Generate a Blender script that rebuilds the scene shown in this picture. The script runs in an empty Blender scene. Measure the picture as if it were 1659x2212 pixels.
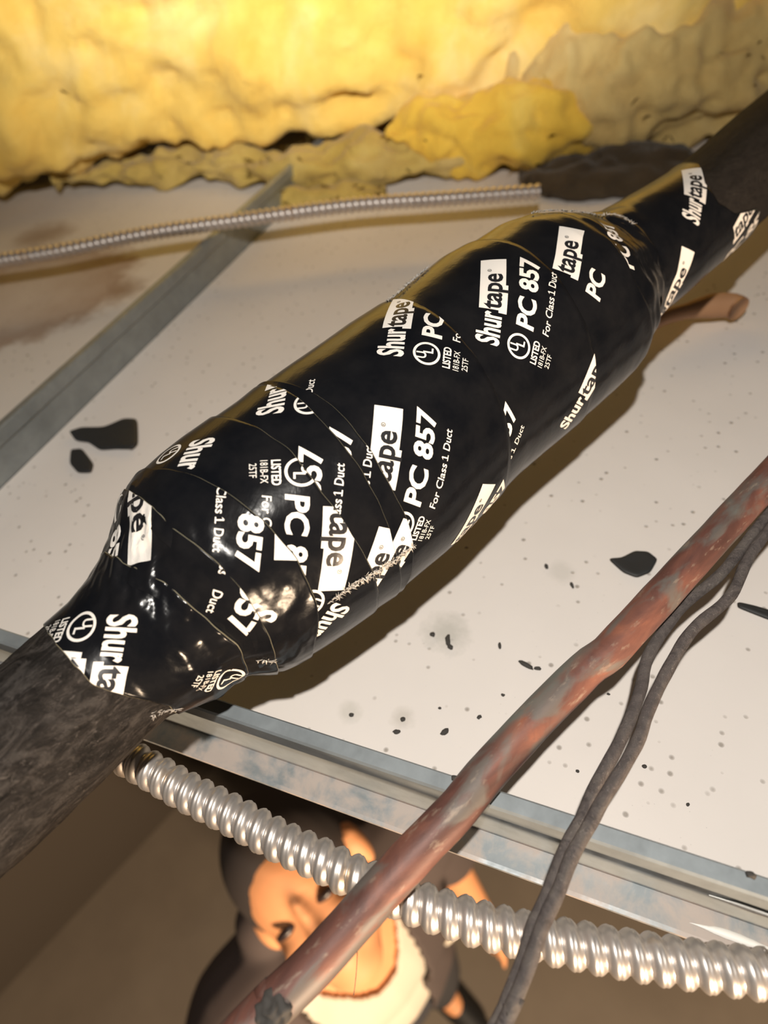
import bpy, bmesh, math, random
import numpy as np
from mathutils import Vector, noise, Matrix

random.seed(7)
rng = np.random.default_rng(7)
scene = bpy.context.scene
COL = scene.collection
PI = math.pi

# ------------------------------------------------------------------ camera
ZC = 2.27                                   # height of the ceiling grid above the floor
FPX = 1395.3                                # focal length in pixels of a 1659 x 2212 frame
pitch, roll, yaw = .81309, -.18917, -.50138
CAM = np.array([0., 0., ZC + .28194])
_fw = np.array([math.sin(yaw)*math.cos(pitch), math.cos(yaw)*math.cos(pitch), -math.sin(pitch)])
_rt = np.array([math.cos(yaw), -math.sin(yaw), 0.])
_up = np.cross(_rt, _fw)
CR = math.cos(roll)*_rt + math.sin(roll)*_up
CU = -math.sin(roll)*_rt + math.cos(roll)*_up
CF = _fw
cam = bpy.data.cameras.new('camera')
cam.sensor_fit = 'VERTICAL'
cam.sensor_height = 24.
cam.lens = FPX/2212*24.
cam.clip_start = .01
cam.dof.use_dof = True
cam.dof.focus_distance = .255
cam.dof.aperture_fstop = 4.5
camo = bpy.data.objects.new('camera', cam)
COL.objects.link(camo)
M = Matrix(((CR[0], CU[0], -CF[0], CAM[0]), (CR[1], CU[1], -CF[1], CAM[1]), (CR[2], CU[2], -CF[2], CAM[2]), (0, 0, 0, 1)))
camo.matrix_world = M
scene.camera = camo

# ------------------------------------------------------------------ world, lights, exposure
world = bpy.data.worlds.new('world')
scene.world = world
world.use_nodes = True
bg = world.node_tree.nodes['Background']
bg.inputs[0].default_value = (.50, .42, .34, 1)
bg.inputs[1].default_value = .085
scene.view_settings.view_transform = 'Standard'
scene.view_settings.look = 'None'
scene.view_settings.gamma = 1
scene.view_settings.use_curve_mapping = False
scene.view_settings.exposure = 0.0

def aim(o, p):
    d = Vector(p) - o.location
    o.rotation_euler = d.to_track_quat('-Z', 'Y').to_euler()

HL = Vector((.008, -.015, ZC + .472))       # head lamp of the camera holder, plus a beam added to brighten insulation
for nm, en, sz, bl, tgt in (('head_lamp_flood', 9.8, 160, .4, (.03, .34, ZC)), ('insulation_fill_beam', 60., 78, 1., (-.45, .88, ZC + .50))):
    hl = bpy.data.lights.new(nm, 'SPOT')
    hl.energy = en
    hl.color = (1., .945, .87)
    hl.shadow_soft_size = .006
    hl.spot_size = math.radians(sz)
    hl.spot_blend = bl
    hlo = bpy.data.objects.new(nm, hl); COL.objects.link(hlo)
    hlo.location = HL
    aim(hlo, tgt)
rl = bpy.data.lights.new('room_lamp', 'AREA')     # lamp of the room below
rl.energy = 104
rl.color = (1., .74, .50)
rl.shape = 'DISK'; rl.size = .35
rlo = bpy.data.objects.new('room_lamp', rl); COL.objects.link(rlo)
rlo.location = (1.25, -1.15, 2.12)
aim(rlo, (-.5, .05, .4))

# ------------------------------------------------------------------ helpers
def ray(px, py):
    return CF + CR*((px - 829.5)/FPX) - CU*((py - 1106)/FPX)

def at_h(px, py, h):                         # point at height h above the ceiling grid
    d = ray(px, py)
    return CAM + d*((ZC + h - CAM[2])/d[2])

def at_d(px, py, dep):
    return CAM + ray(px, py)*dep

def mesh_obj(name, verts, faces, mats, parent=None, smooth=True, mi=None):
    me = bpy.data.meshes.new(name)
    v = np.asarray(verts, dtype=float)
    if parent is not None:
        v = v - np.array(parent['_base'])
    me.from_pydata(v.tolist(), [], faces)
    if not isinstance(mats, (list, tuple)):
        mats = [mats]
    for m in mats:
        me.materials.append(m)
    if mi is not None:
        me.polygons.foreach_set('material_index', np.asarray(mi, dtype=np.int32))
    if smooth:
        me.polygons.foreach_set('use_smooth', np.ones(len(me.polygons), dtype=bool))
    me.update()
    o = bpy.data.objects.new(name, me)
    COL.objects.link(o)
    if parent is not None:
        o.parent = parent
        o['_base'] = list(parent['_base'])
    else:
        o['_base'] = [0., 0., 0.]
    return o

def tag(o, label=None, cat=None, group=None, kind=None):
    if label: o['label'] = label
    if cat: o['category'] = cat
    if group: o['group'] = group
    if kind: o['kind'] = kind
    return o

def empty(name, loc):
    o = bpy.data.objects.new(name, None)
    COL.objects.link(o)
    o.location = loc
    o.empty_display_size = .02
    o['_base'] = [float(x) for x in loc]
    return o

def grid_faces(n, m, wrap=False, off=0):
    f = []
    for i in range(n - 1):
        for j in range(m if wrap else m - 1):
            k = (j + 1) % m
            f.append((off + i*m + j, off + i*m + k, off + (i + 1)*m + k, off + (i + 1)*m + j))
    return f

def catmull(pts, step):
    P = [np.array(p, float) for p in pts]
    P = [2*P[0] - P[1]] + P + [2*P[-1] - P[-2]]
    out = []
    for i in range(1, len(P) - 2):
        a, b, c, d = P[i-1:i+3]
        L = np.linalg.norm(c - b)
        n = max(2, int(L/step))
        for t in np.arange(n)/n:
            out.append(.5*(2*b + (c - a)*t + (2*a - 5*b + 4*c - d)*t*t + (3*b - a - 3*c + d)*t**3))
    out.append(P[-2])
    return np.array(out)

def resample(p, step):
    s = np.concatenate([[0], np.cumsum(np.linalg.norm(np.diff(p, axis=0), axis=1))])
    n = max(3, int(s[-1]/step) + 1)
    t = np.linspace(0, s[-1], n)
    return np.array([np.interp(t, s, p[:, i]) for i in range(3)]).T, t

def tube(path, rfun, nseg=24, step=.004, caps=True, ext=(0, 0)):
    path = [np.array(q, float) for q in path]
    if ext[0]: d = path[0] - path[1]; path = [path[0] + d/np.linalg.norm(d)*ext[0]] + path
    if ext[1]: d = path[-1] - path[-2]; path = path + [path[-1] + d/np.linalg.norm(d)*ext[1]]
    p, s = resample(catmull(path, step), step)
    T = np.gradient(p, axis=0)
    T /= np.linalg.norm(T, axis=1)[:, None]
    ref = np.array([0, 0, 1.])
    if abs(T[0] @ ref) > .9: ref = np.array([1., 0, 0])
    A = np.cross(T, ref); A /= np.linalg.norm(A, axis=1)[:, None]
    B = np.cross(A, T)
    th = np.arange(nseg)*2*PI/nseg
    V = []
    for i in range(len(p)):
        r = rfun(s[i], th, p[i])
        V.append(p[i] + (r*np.cos(th))[:, None]*B[i] + (r*np.sin(th))[:, None]*A[i])
    V = np.concatenate(V)
    F = grid_faces(len(p), nseg, True)
    if caps:
        F.append(tuple(range(nseg)))
        b = (len(p) - 1)*nseg
        F.append(tuple(b + j for j in reversed(range(nseg))))
    return V, F

def nz(x, y, z, sc=1., seed=0.):
    return noise.noise(Vector((x*sc + seed*13.7, y*sc - seed*7.1, z*sc + seed*3.3)))

# ------------------------------------------------------------------ materials
def new_mat(name):
    m = bpy.data.materials.new(name)
    m.use_nodes = True
    nt = m.node_tree
    b = nt.nodes['Principled BSDF']
    return m, nt, b

def N(nt, t, **kw):
    n = nt.nodes.new(t)
    for k, v in kw.items():
        if hasattr(n, k): setattr(n, k, v)
        else: n.inputs[k].default_value = v
    return n

def coords(nt, scale=(1, 1, 1), rot=(0, 0, 0)):
    g = nt.nodes.new('ShaderNodeTexCoord')
    mp = nt.nodes.new('ShaderNodeMapping')
    mp.inputs['Scale'].default_value = scale
    mp.inputs['Rotation'].default_value = rot
    nt.links.new(g.outputs['Object'], mp.inputs[0])
    return mp.outputs[0]

def noise_tex(nt, co, scale, detail=4, rough=.6, dist=0.):
    n = nt.nodes.new('ShaderNodeTexNoise')
    n.inputs['Scale'].default_value = scale
    n.inputs['Detail'].default_value = detail
    n.inputs['Roughness'].default_value = rough
    n.inputs['Distortion'].default_value = dist
    nt.links.new(co, n.inputs['Vector'])
    return n.outputs[0]

def ramp(nt, fac, stops, interp='LINEAR'):
    r = nt.nodes.new('ShaderNodeValToRGB')
    r.color_ramp.interpolation = interp
    el = r.color_ramp.elements
    while len(el) < len(stops): el.new(.5)
    for e, (p, c) in zip(el, stops):
        e.position = p
        e.color = (*c, 1) if len(c) == 3 else c
    nt.links.new(fac, r.inputs[0])
    return r.outputs[0]

def mix(nt, fac, a, b, mode='MIX'):
    m = nt.nodes.new('ShaderNodeMix')
    m.data_type = 'RGBA'
    m.blend_type = mode
    for s, v in ((0, fac), (6, a), (7, b)):
        if hasattr(v, 'is_output') or isinstance(v, bpy.types.NodeSocket): nt.links.new(v, m.inputs[s])
        elif s == 0: m.inputs[0].default_value = v
        else: m.inputs[s].default_value = (*v, 1)
    return m.outputs[2]

def bump(nt, b, h, strength=.3, dist=.001, prev=None):
    n = nt.nodes.new('ShaderNodeBump')
    n.inputs['Strength'].default_value = strength
    n.inputs['Distance'].default_value = dist
    nt.links.new(h, n.inputs['Height'])
    if prev is not None: nt.links.new(prev, n.inputs['Normal'])
    nt.links.new(n.outputs[0], b.inputs['Normal'])
    return n.outputs[0]

def simple_mat(name, col, rough=.6, metal=0., spec=None):
    m, nt, b = new_mat(name)
    b.inputs['Base Color'].default_value = (*col, 1)
    b.inputs['Roughness'].default_value = rough
    b.inputs['Metallic'].default_value = metal
    if spec is not None: b.inputs['Specular IOR Level'].default_value = spec
    return m

def m_tape():
    m, nt, b = new_mat('black_tape')
    co = coords(nt)
    n1 = noise_tex(nt, co, 60, 5, .6)
    c = ramp(nt, n1, [(.35, (.004, .0045, .006)), (.7, (.009, .009, .010))])
    nt.links.new(c, b.inputs['Base Color'])
    n2 = noise_tex(nt, co, 35, 4, .6)
    r = ramp(nt, n2, [(.3, (.13,)*3), (.75, (.26,)*3)])
    nt.links.new(r, b.inputs['Roughness'])
    b.inputs['Specular IOR Level'].default_value = .13
    n3 = noise_tex(nt, co, 900, 2, .5)
    p = bump(nt, b, n3, .05, .0003)
    n4 = noise_tex(nt, co, 110, 3, .55)
    p = bump(nt, b, n4, .12, .0014, p)
    n5 = noise_tex(nt, coords(nt, (1, .25, .6), (0, 0, .45)), 260, 3, .6, .8)
    bump(nt, b, n5, .10, .0006, p)
    return m

def m_pipe(name, c0, c1, c2, streak=(1, 1, 1), rot=0.):
    m, nt, b = new_mat(name)
    co = coords(nt, (1, 1, 1))
    # long axis of the pipe in world x,y
    mp = nt.nodes.new('ShaderNodeMapping')
    mp.inputs['Rotation'].default_value = (0, 0, -rot)
    nt.links.new(co, mp.inputs[0])
    mp2 = nt.nodes.new('ShaderNodeMapping')
    mp2.inputs['Scale'].default_value = streak
    nt.links.new(mp.outputs[0], mp2.inputs[0])
    v = mp2.outputs[0]
    n1 = noise_tex(nt, v, 130, 9, .74, 1.4)
    n2 = noise_tex(nt, v, 30, 4, .6, .5)
    n3 = noise_tex(nt, v, 520, 6, .75, 1.6)
    c = ramp(nt, n1, [(.38, c0), (.49, c1), (.60, c2)])
    c = mix(nt, ramp(nt, n2, [(.42, (0,)*3), (.62, (.45,)*3)]), c, c1)
    c = mix(nt, ramp(nt, n3, [(.57, (0,)*3), (.66, (.55,)*3)]), c, tuple(min(1, x*2.0) for x in c2))
    nt.links.new(c, b.inputs['Base Color'])
    b.inputs['Roughness'].default_value = .72
    b.inputs['Specular IOR Level'].default_value = .22
    p = bump(nt, b, n1, 1., .0075)
    bump(nt, b, n3, 1., .0022, p)
    return m

def m_tile(name, base, stains=(), ring=False):
    m, nt, b = new_mat(name)
    co = coords(nt)
    n1 = noise_tex(nt, co, 8, 4, .6)
    c = mix(nt, ramp(nt, n1, [(.35, (0,)*3), (.7, (1,)*3)]), base, tuple(x*.93 for x in base))
    # pin holes
    vo = nt.nodes.new('ShaderNodeTexVoronoi'); vo.inputs['Scale'].default_value = 125
    nt.links.new(co, vo.inputs['Vector'])
    keep = noise_tex(nt, co, 26, 2, .5)
    keepr = ramp(nt, keep, [(.40, (0,)*3), (.5, (1,)*3)])
    hole = ramp(nt, vo.outputs['Distance'], [(.07, (1,)*3), (.17, (0,)*3)])
    mm = nt.nodes.new('ShaderNodeMath'); mm.operation = 'MULTIPLY'
    nt.links.new(hole, mm.inputs[0]); nt.links.new(keepr, mm.inputs[1])
    c = mix(nt, mm.outputs[0], c, (.40, .36, .32))
    vo2 = nt.nodes.new('ShaderNodeTexVoronoi'); vo2.inputs['Scale'].default_value = 300
    nt.links.new(co, vo2.inputs['Vector'])
    h2 = ramp(nt, vo2.outputs['Distance'], [(.02, (.35,)*3), (.09, (0,)*3)])
    k2 = noise_tex(nt, co, 40, 2, .5)
    m2 = nt.nodes.new('ShaderNodeMath'); m2.operation = 'MULTIPLY'
    nt.links.new(h2, m2.inputs[0]); nt.links.new(ramp(nt, k2, [(.52, (0,)*3), (.62, (1,)*3)]), m2.inputs[1])
    c = mix(nt, m2.outputs[0], c, (.25, .22, .2))
    for (x, y, r, col, st) in stains:
        d = nt.nodes.new('ShaderNodeVectorMath'); d.operation = 'DISTANCE'
        d.inputs[1].default_value = (x, y, ZC + .006)
        nt.links.new(co, d.inputs[0])
        wob = noise_tex(nt, co, 1.2/r if r > .03 else 90, 4, .7)
        ad = nt.nodes.new('ShaderNodeMath'); ad.operation = 'MULTIPLY_ADD'
        nt.links.new(wob, ad.inputs[0]); ad.inputs[1].default_value = r*1.1; nt.links.new(d.outputs['Value'], ad.inputs[2])
        dv = nt.nodes.new('ShaderNodeMath'); dv.operation = 'DIVIDE'
        nt.links.new(ad.outputs[0], dv.inputs[0]); dv.inputs[1].default_value = r*2
        if st < 0:     # a dried water ring: pale inside, brown rim
            f = ramp(nt, dv.outputs[0], [(.30, (.25,)*3), (.52, (.45,)*3), (.68, (-st,)*3), (.76, (0,)*3)])
        else:
            f = ramp(nt, dv.outputs[0], [(.4, (st,)*3), (.7, (0,)*3)])
        c = mix(nt, f, c, col)
    nt.links.new(c, b.inputs['Base Color'])
    b.inputs['Roughness'].default_value = .85
    b.inputs['Specular IOR Level'].default_value = .15
    inv = nt.nodes.new('ShaderNodeMath'); inv.operation = 'SUBTRACT'; inv.inputs[0].default_value = 1
    nt.links.new(mm.outputs[0], inv.inputs[1])
    p = bump(nt, b, inv.outputs[0], .6, .0008)
    bump(nt, b, noise_tex(nt, co, 400, 3, .6), .12, .0003, p)
    return m

def m_galv(name, base, dust, dz=None):
    m, nt, b = new_mat(name)
    co = coords(nt)
    n1 = noise_tex(nt, co, 45, 5, .65, .3)
    n2 = noise_tex(nt, co, 160, 4, .6)
    c = ramp(nt, n1, [(.3, tuple(x*.82 for x in base)), (.7, tuple(min(1, x*1.12) for x in base))])
    met = None
    if dz is not None:                    # settled dust only on the flange: by height on the bar, broken up
        g = nt.nodes.new('ShaderNodeSeparateXYZ'); nt.links.new(co, g.inputs[0])
        lo = nt.nodes.new('ShaderNodeMath'); lo.operation = 'LESS_THAN'
        nt.links.new(g.outputs[2], lo.inputs[0]); lo.inputs[1].default_value = dz
        d = nt.nodes.new('ShaderNodeMath'); d.operation = 'MULTIPLY'
        nt.links.new(ramp(nt, n1, [(.40, (0,)*3), (.56, (.9,)*3)]), d.inputs[0]); nt.links.new(lo.outputs[0], d.inputs[1])
        c = mix(nt, d.outputs[0], c, dust)
        iv = nt.nodes.new('ShaderNodeMath'); iv.operation = 'MULTIPLY_ADD'
        nt.links.new(d.outputs[0], iv.inputs[0]); iv.inputs[1].default_value = -.35; iv.inputs[2].default_value = .35
        nt.links.new(iv.outputs[0], b.inputs['Metallic'])
    else:
        b.inputs['Metallic'].default_value = .55
    nt.links.new(c, b.inputs['Base Color'])
    r = ramp(nt, n2, [(.3, (.38,)*3), (.7, (.55,)*3)])
    nt.links.new(r, b.inputs['Roughness'])
    bump(nt, b, n2, .1, .0003)
    return m

def m_conduit(name, base):
    m, nt, b = new_mat(name)
    co = coords(nt)
    n1 = noise_tex(nt, co, 55, 4, .6)
    c = ramp(nt, n1, [(.35, base), (.6, tuple(min(1, x*1.1) for x in base)), (.74, (base[0]*.95, base[1]*.80, base[2]*.62))])
    nt.links.new(c, b.inputs['Base Color'])
    b.inputs['Metallic'].default_value = .75
    b.inputs['Roughness'].default_value = .38
    return m

def m_copper():
    m, nt, b = new_mat('weathered_copper')
    co = coords(nt)
    mp = nt.nodes.new('ShaderNodeMapping'); mp.inputs['Rotation'].default_value = (0, 0, -1.05)
    nt.links.new(co, mp.inputs[0])
    mp2 = nt.nodes.new('ShaderNodeMapping'); mp2.inputs['Scale'].default_value = (.35, 1, 1)
    nt.links.new(mp.outputs[0], mp2.inputs[0])
    v = mp2.outputs[0]
    n1 = noise_tex(nt, v, 75, 5, .6, .6)
    n2 = noise_tex(nt, v, 95, 4, .55, .4)
    n3 = noise_tex(nt, v, 300, 4, .6)
    n4 = noise_tex(nt, v, 40, 3, .5)
    c = ramp(nt, n1, [(.30, (.075, .034, .027)), (.46, (.13, .055, .042)), (.60, (.20, .080, .055)), (.75, (.36, .13, .07))])
    c = mix(nt, ramp(nt, n2, [(.50, (0,)*3), (.60, (.85,)*3)]), c, (.14, .125, .11))
    c = mix(nt, ramp(nt, n4, [(.60, (0,)*3), (.69, (.6,)*3)]), c, (.17, .20, .175))
    c = mix(nt, ramp(nt, n3, [(.60, (0,)*3), (.70, (.5,)*3)]), c, (.36, .28, .21))
    nt.links.new(c, b.inputs['Base Color'])
    b.inputs['Metallic'].default_value = .1
    b.inputs['Roughness'].default_value = .55
    bump(nt, b, n3, .25, .0005)
    return m

def m_batt(name, c0, c1, c2, dirt=.0):
    m, nt, b = new_mat(name)
    co = coords(nt)
    n1 = noise_tex(nt, co, 9, 5, .62, .4)
    n2 = noise_tex(nt, co, 55, 6, .7, .6)
    n3 = noise_tex(nt, co, 7, 3, .6)
    c = ramp(nt, n1, [(.32, c0), (.5, c1), (.68, c2)])
    c = mix(nt, ramp(nt, n2, [(.3, (.25,)*3), (.6, (0,)*3)]), c, tuple(x*.8 for x in c0))
    if dirt:
        c = mix(nt, ramp(nt, n3, [(.46, (0,)*3), (.62, (dirt,)*3)]), c, (.34, .24, .14))
    nt.links.new(c, b.inputs['Base Color'])
    b.inputs['Roughness'].default_value = 1.
    b.inputs['Specular IOR Level'].default_value = .0
    b.inputs['Sheen Weight'].default_value = .15
    p = bump(nt, b, n2, .55, .004)
    bump(nt, b, noise_tex(nt, co, 350, 4, .7), .4, .0012, p)
    return m

MT = m_tape()
M_EDGE = simple_mat('tape_cut_edge', (.20, .18, .12), .55)
M_PRINT = simple_mat('white_print', (.72, .68, .63), .45)
M_BLACKPRINT = simple_mat('black_print', (.012, .012, .014), .35)
M_FRAY = simple_mat('frayed_threads', (.50, .47, .43), .7)
M_SLEEVE = m_pipe('sooty_rubber_sleeve', (.006, .005, .0045), (.032, .027, .024), (.095, .083, .075), (.40, 1., 1.), 1.14)
M_SLEEVE2 = m_pipe('dark_rubber_sleeve', (.020, .016, .013), (.032, .026, .022), (.045, .037, .030), (.45, 1., 1.), 1.14)
M_TILE = m_tile('tile_white', (.80, .745, .70), [(-.066, .160, .016, (.42, .41, .36), .55), (-.072, .112, .008, (.5, .46, .40), .5), (-.097, .108, .008, (.55, .52, .46), .5), (-.02, .212, .010, (.55, .52, .47), .4)])
M_TILE2 = m_tile('tile_stained', (.76, .71, .66), [(-.585, .415, .12, (.34, .22, .14), -.75), (-.475, .445, .03, (.30, .20, .12), .65), (-.67, .54, .05, (.32, .22, .14), .7)])
M_GALV = m_galv('galvanised_runner', (.29, .32, .335), (.44, .37, .325), ZC + .0025)
M_GALV2 = m_galv('galvanised_tee', (.30, .32, .32), (.6, .5, .4))
M_COND = m_conduit('aluminium_armour', (.62, .57, .53))
M_COND2 = m_conduit('dull_armour', (.56, .50, .46))
M_COPPER = m_copper()
M_WIRE = m_pipe('grey_wire_jacket', (.13, .11, .105), (.21, .18, .17), (.30, .26, .23), (1, 1, 1), 0)
M_BATT = m_batt('yellow_fibreglass', (.80, .50, .10), (.86, .59, .15), (.88, .67, .27), .0)
M_BATT2 = m_batt('shaded_fibreglass', (.44, .30, .07), (.54, .39, .11), (.62, .46, .17), .3)  # yellow darkened to carry the large batt's shade, with some dirt mixed in
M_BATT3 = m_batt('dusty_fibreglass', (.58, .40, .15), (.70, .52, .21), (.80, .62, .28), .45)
M_TUFT = m_batt('bright_yellow_fibreglass', (.74, .45, .06), (.80, .52, .08), (.82, .60, .16), .0)
M_DARK = m_batt('dark_fibre', (.05, .036, .022), (.08, .058, .036), (.11, .08, .05), .0)  # dark brown fibre for the clump at the upper cable's end
M_SCRAP = simple_mat('black_rubber_scrap', (.022, .022, .022), .6)
M_CRUMB = simple_mat('dark_grit', (.05, .045, .04), .8)
M_STUB = simple_mat('tan_copper_stub', (.42, .22, .11), .55)
M_MARK = simple_mat('plain_white', (.85, .84, .80), .5)
M_FLOOR = None

# ------------------------------------------------------------------ the room below: floor and wall
def m_floor():
    m, nt, b = new_mat('brown_carpet')
    co = coords(nt)
    n = noise_tex(nt, co, 3, 4, .6)
    c = ramp(nt, n, [(.3, (.15, .125, .098)), (.7, (.19, .16, .125))])
    nt.links.new(c, b.inputs['Base Color'])
    b.inputs['Roughness'].default_value = .9
    return m
M_FLOOR = m_floor()
M_WALL = simple_mat('brown_wall', (.075, .060, .045), .85)

def box_verts(x0, x1, y0, y1, z0, z1):
    v = [(x, y, z) for z in (z0, z1) for y in (y0, y1) for x in (x0, x1)]
    f = [(0, 2, 3, 1), (4, 5, 7, 6), (0, 1, 5, 4), (2, 6, 7, 3), (0, 4, 6, 2), (1, 3, 7, 5)]
    return v, f

v, f = box_verts(-3.2, 2.2, -2.2, 2.6, -.05, 0)
tag(mesh_obj('floor', v, f, M_FLOOR, smooth=False), 'dull brown floor of the room far below', kind='structure')
w0 = np.array([-1.441, .303]); w1 = np.array([-1.654, -.315])
wd = (w1 - w0)/np.linalg.norm(w1 - w0); wn = np.array([wd[1], -wd[0]])
if wn[0] > 0: wn = -wn
a = w0 - wd*1.8; c = w1 + wd*1.4
q = [a, c, c + wn*.08, a + wn*.08]
v = [(*p, 0) for p in q] + [(*p, ZC - .03) for p in q]
f = [(0, 1, 5, 4), (1, 2, 6, 5), (2, 3, 7, 6), (3, 0, 4, 7), (4, 5, 6, 7), (3, 2, 1, 0)]
tag(mesh_obj('wall_left', v, f, M_WALL, smooth=False), 'dark brown wall of the room below', kind='structure')

# ------------------------------------------------------------------ suspended ceiling: grid bars and lay-in tiles
YR, XT = .0797, -.3926
TT = .006
ceil = empty('ceiling', (XT, YR, ZC))
tag(ceil, 'suspended ceiling of galvanised bars and pale lay-in tiles', kind='structure')

def bar_profile(web):
    # half widths / heights of an inverted tee with rolled edges and a bulb, closed polygon
    t = .0006; fw = .012; bw = .0034; b0 = web - .0105
    r = [(-fw, -.0004), (-fw - .0005, .0003), (-fw - .0003, .0013), (-fw + .0012, .0015), (-fw + .0014, .0006), (-t, .0006), (-t, b0 - .001), (-bw + .0003, b0), (-bw, b0 + .001), (-bw, web - .001), (-bw + .0008, web)]
    return r + [(-x, z) for x, z in reversed(r)]

def bar(name, p0, p1, web, mat, parent):
    pr = bar_profile(web)
    p0 = np.array(p0); p1 = np.array(p1)
    d = (p1 - p0)/np.linalg.norm(p1 - p0); nrm = np.array([-d[1], d[0]])
    V = []; n = 12
    for k in range(n + 1):
        c = p0 + (p1 - p0)*k/n
        for x, z in pr:
            V.append((*(c + nrm*x), ZC + z))
    m = len(pr)
    F = grid_faces(n + 1, m, True) + [tuple(range(m)), tuple(n*m + j for j in reversed(range(m)))]
    o = mesh_obj(name, V, F, mat, parent, smooth=False)
    return o

runner = bar('grid_runner', (XT - .5, YR), (XT + 1.25, YR), .0405, M_GALV, ceil)
runner['label'] = 'dusty galvanised runner along the open ceiling bay'
tee = bar('cross_tee', (XT, YR + .0006), (XT, YR + 1.2), .0405, M_GALV2, ceil)
tee['label'] = 'blurred grey cross tee between the two tiles'

def tile(x0, x1, y0, y1, mat, label):
    nx = 8
    v, f = box_verts(x0, x1, y0, y1, ZC + .0007, ZC + TT)
    o = mesh_obj('ceiling_tile', v, f, mat, ceil, smooth=False)
    bv = o.modifiers.new('bevel', 'BEVEL'); bv.width = .0008; bv.segments = 2
    if label: o['label'] = label
    return o
tile(XT + .001, XT + 1.2, YR + .001, YR + 1.2, M_TILE, 'white pinholed ceiling tile with black crumbs on it')
tile(XT - .9, XT - .001, YR + .001, YR + 1.2, M_TILE2, 'pale tile with brown water stains')
# Object texture coordinates of the children follow the parent's base; move the stain centres with them
for mt in (M_TILE, M_TILE2):
    for n in mt.node_tree.nodes:
        if n.type == 'VECT_MATH':
            x, y, z = n.inputs[1].default_value
            n.inputs[1].default_value = (x - XT, y - YR, z - ZC)
for n in M_GALV.node_tree.nodes:
    if n.type == 'MATH' and n.operation == 'LESS_THAN': n.inputs[1].default_value = .0025

# ragged white marks on the runner
def smear(pts, name):
    c = np.mean(pts, axis=0)
    V = [c] + list(pts); n = len(pts)
    F = [(0, 1 + j, 1 + (j + 1) % n) for j in range(n)]
    o = mesh_obj(name, V, F, M_MARK, runner)
    s = o.modifiers.new('thick', 'SOLIDIFY'); s.thickness = .0004
    return o
def ragged(n, f0, f1):
    lo, hi = [], []
    for t in np.linspace(0, 1, n):
        w = min(1, t*9)*min(1, (1 - t)*6)*(.55 + .45*nz(t*9, 0, 0, 1, 5))
        lo.append((t, f0, w, nz(t*26, 1, 0, 1, 2))); hi.append((t, f1, w, nz(t*31, 5, 0, 1, 3)))
    return lo, hi
def band_smear(place, n=40):
    lo, hi = ragged(n, -1, 1)
    V = [place(t, s_*w + .25*r*w) for t, s_, w, r in lo] + [place(t, s_*w + .25*r*w) for t, s_, w, r in hi]
    F = [(j, j + 1, n + j + 1, n + j) for j in range(n - 1)]
    o = mesh_obj('white_mark', V, F, M_MARK, runner)
    so = o.modifiers.new('thick', 'SOLIDIFY'); so.thickness = .0003; so.offset = 0
band_smear(lambda t, k: (.0535 + .075*t, YR - .0010, ZC + .018 - .001*t + .0034*k))
band_smear(lambda t, k: (.051 + .080*t, YR - .0072 + .0006*math.sin(t*8) + .0020*k, ZC + .0010))

# ------------------------------------------------------------------ the taped pipe
AX = np.array([0.41768997, 0.90759035, 0.04260101])
N1 = np.array([-0.01781018, -0.0386994, 0.99909216])
N2 = np.array([0.90841504, -0.41806951, 0.])
X0 = np.array([-0.18373332, 0.00959301, ZC + 0.07904])
K = np.array([[-400,27.4,0,0],[0,27.4,0,0],[30,27.4,1.4,-1.2],[65,27.6,2.8,-3],[75,30.5,3.1,-2],[82,33.2,3.4,-2.2],[90,35.8,3.6,-5.5],[97,39.7,3.8,-6.6],[102,43.8,3.9,-6.7],[107,46.6,4.1,-6],[112,48,4.2,-5.8],[118,49,4.3,-5.6],[124,49.8,4.5,-5],[134,50.5,4.7,-4],[145,50.7,5,-2.8],[160,50.9,5.2,-1.2],[190,51.6,5.6,-.2],[220,51.1,6,-1],[242,49.8,6.1,-1],[260,50.2,6.2,-1.2],[282,51,6.2,-1.3],[300,50.4,6.2,.3],[318,50.2,6.2,.6],[328,48.5,6.2,2.2],[336,45.6,6.2,4],[345,41,6.2,5],[356,36,6.1,5.5],[366,33.4,6.1,6.5],[380,31.8,6.1,8],[400,31,6,10],[420,29.8,5.8,11],[445,28.8,5.5,12],[480,29.2,4.9,10.2],[540,30.8,3.8,7.8],[600,31.5,2.6,5.3],[700,32,.5,1],[900,32,0,0]])

def prof(u):
    return [np.interp(u, K[:, 0], K[:, i]) for i in (1, 2, 3)]

def wrinkle(u, ph, band):
    """uneven wrap of the tape, in mm; u in mm, ph in radians"""
    x = math.cos(ph); y = math.sin(ph)
    w = .55*nz(u/42, x*1.4, y*1.4, 1, 1)
    deg = math.degrees(ph)
    # crumples where the wrap steps down to the bare sleeve
    g = math.exp(-((u - 92)/17)**2)
    w += g*(1.5*nz(u/14, x*3.4, y*3.4, 1, band + 2) + .8*abs(nz(u/7, x*7, y*7, 1, band + 5)))
    h = g*math.exp(-((deg - 8)/34)**2)
    w += h*1.5*nz(u/5 + deg/9, deg/11, band, 1, 4)
    g2 = math.exp(-((u - 350)/24)**2)
    w += g2*(1.6*nz(u/13, x*3.2, y*3.2, 1, band + 8) + 1.1*nz(u/6, deg/13, band, 1, 9))
    g3 = math.exp(-((u - 117)/15)**2)*math.exp(-((deg - 72)/30)**2)
    w += g3*(.9*nz(u/9 + deg/20, deg/10, band, 1, 21) + .35*nz(u/3 + deg/12, deg/4, band, 1, 22))
    # one long diagonal pleat
    d = (deg - 55) - (150 - u)*1.6
    w += .55*math.exp(-(d/3.0)**2)*math.exp(-((u - 150)/11)**2)
    return w

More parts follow.
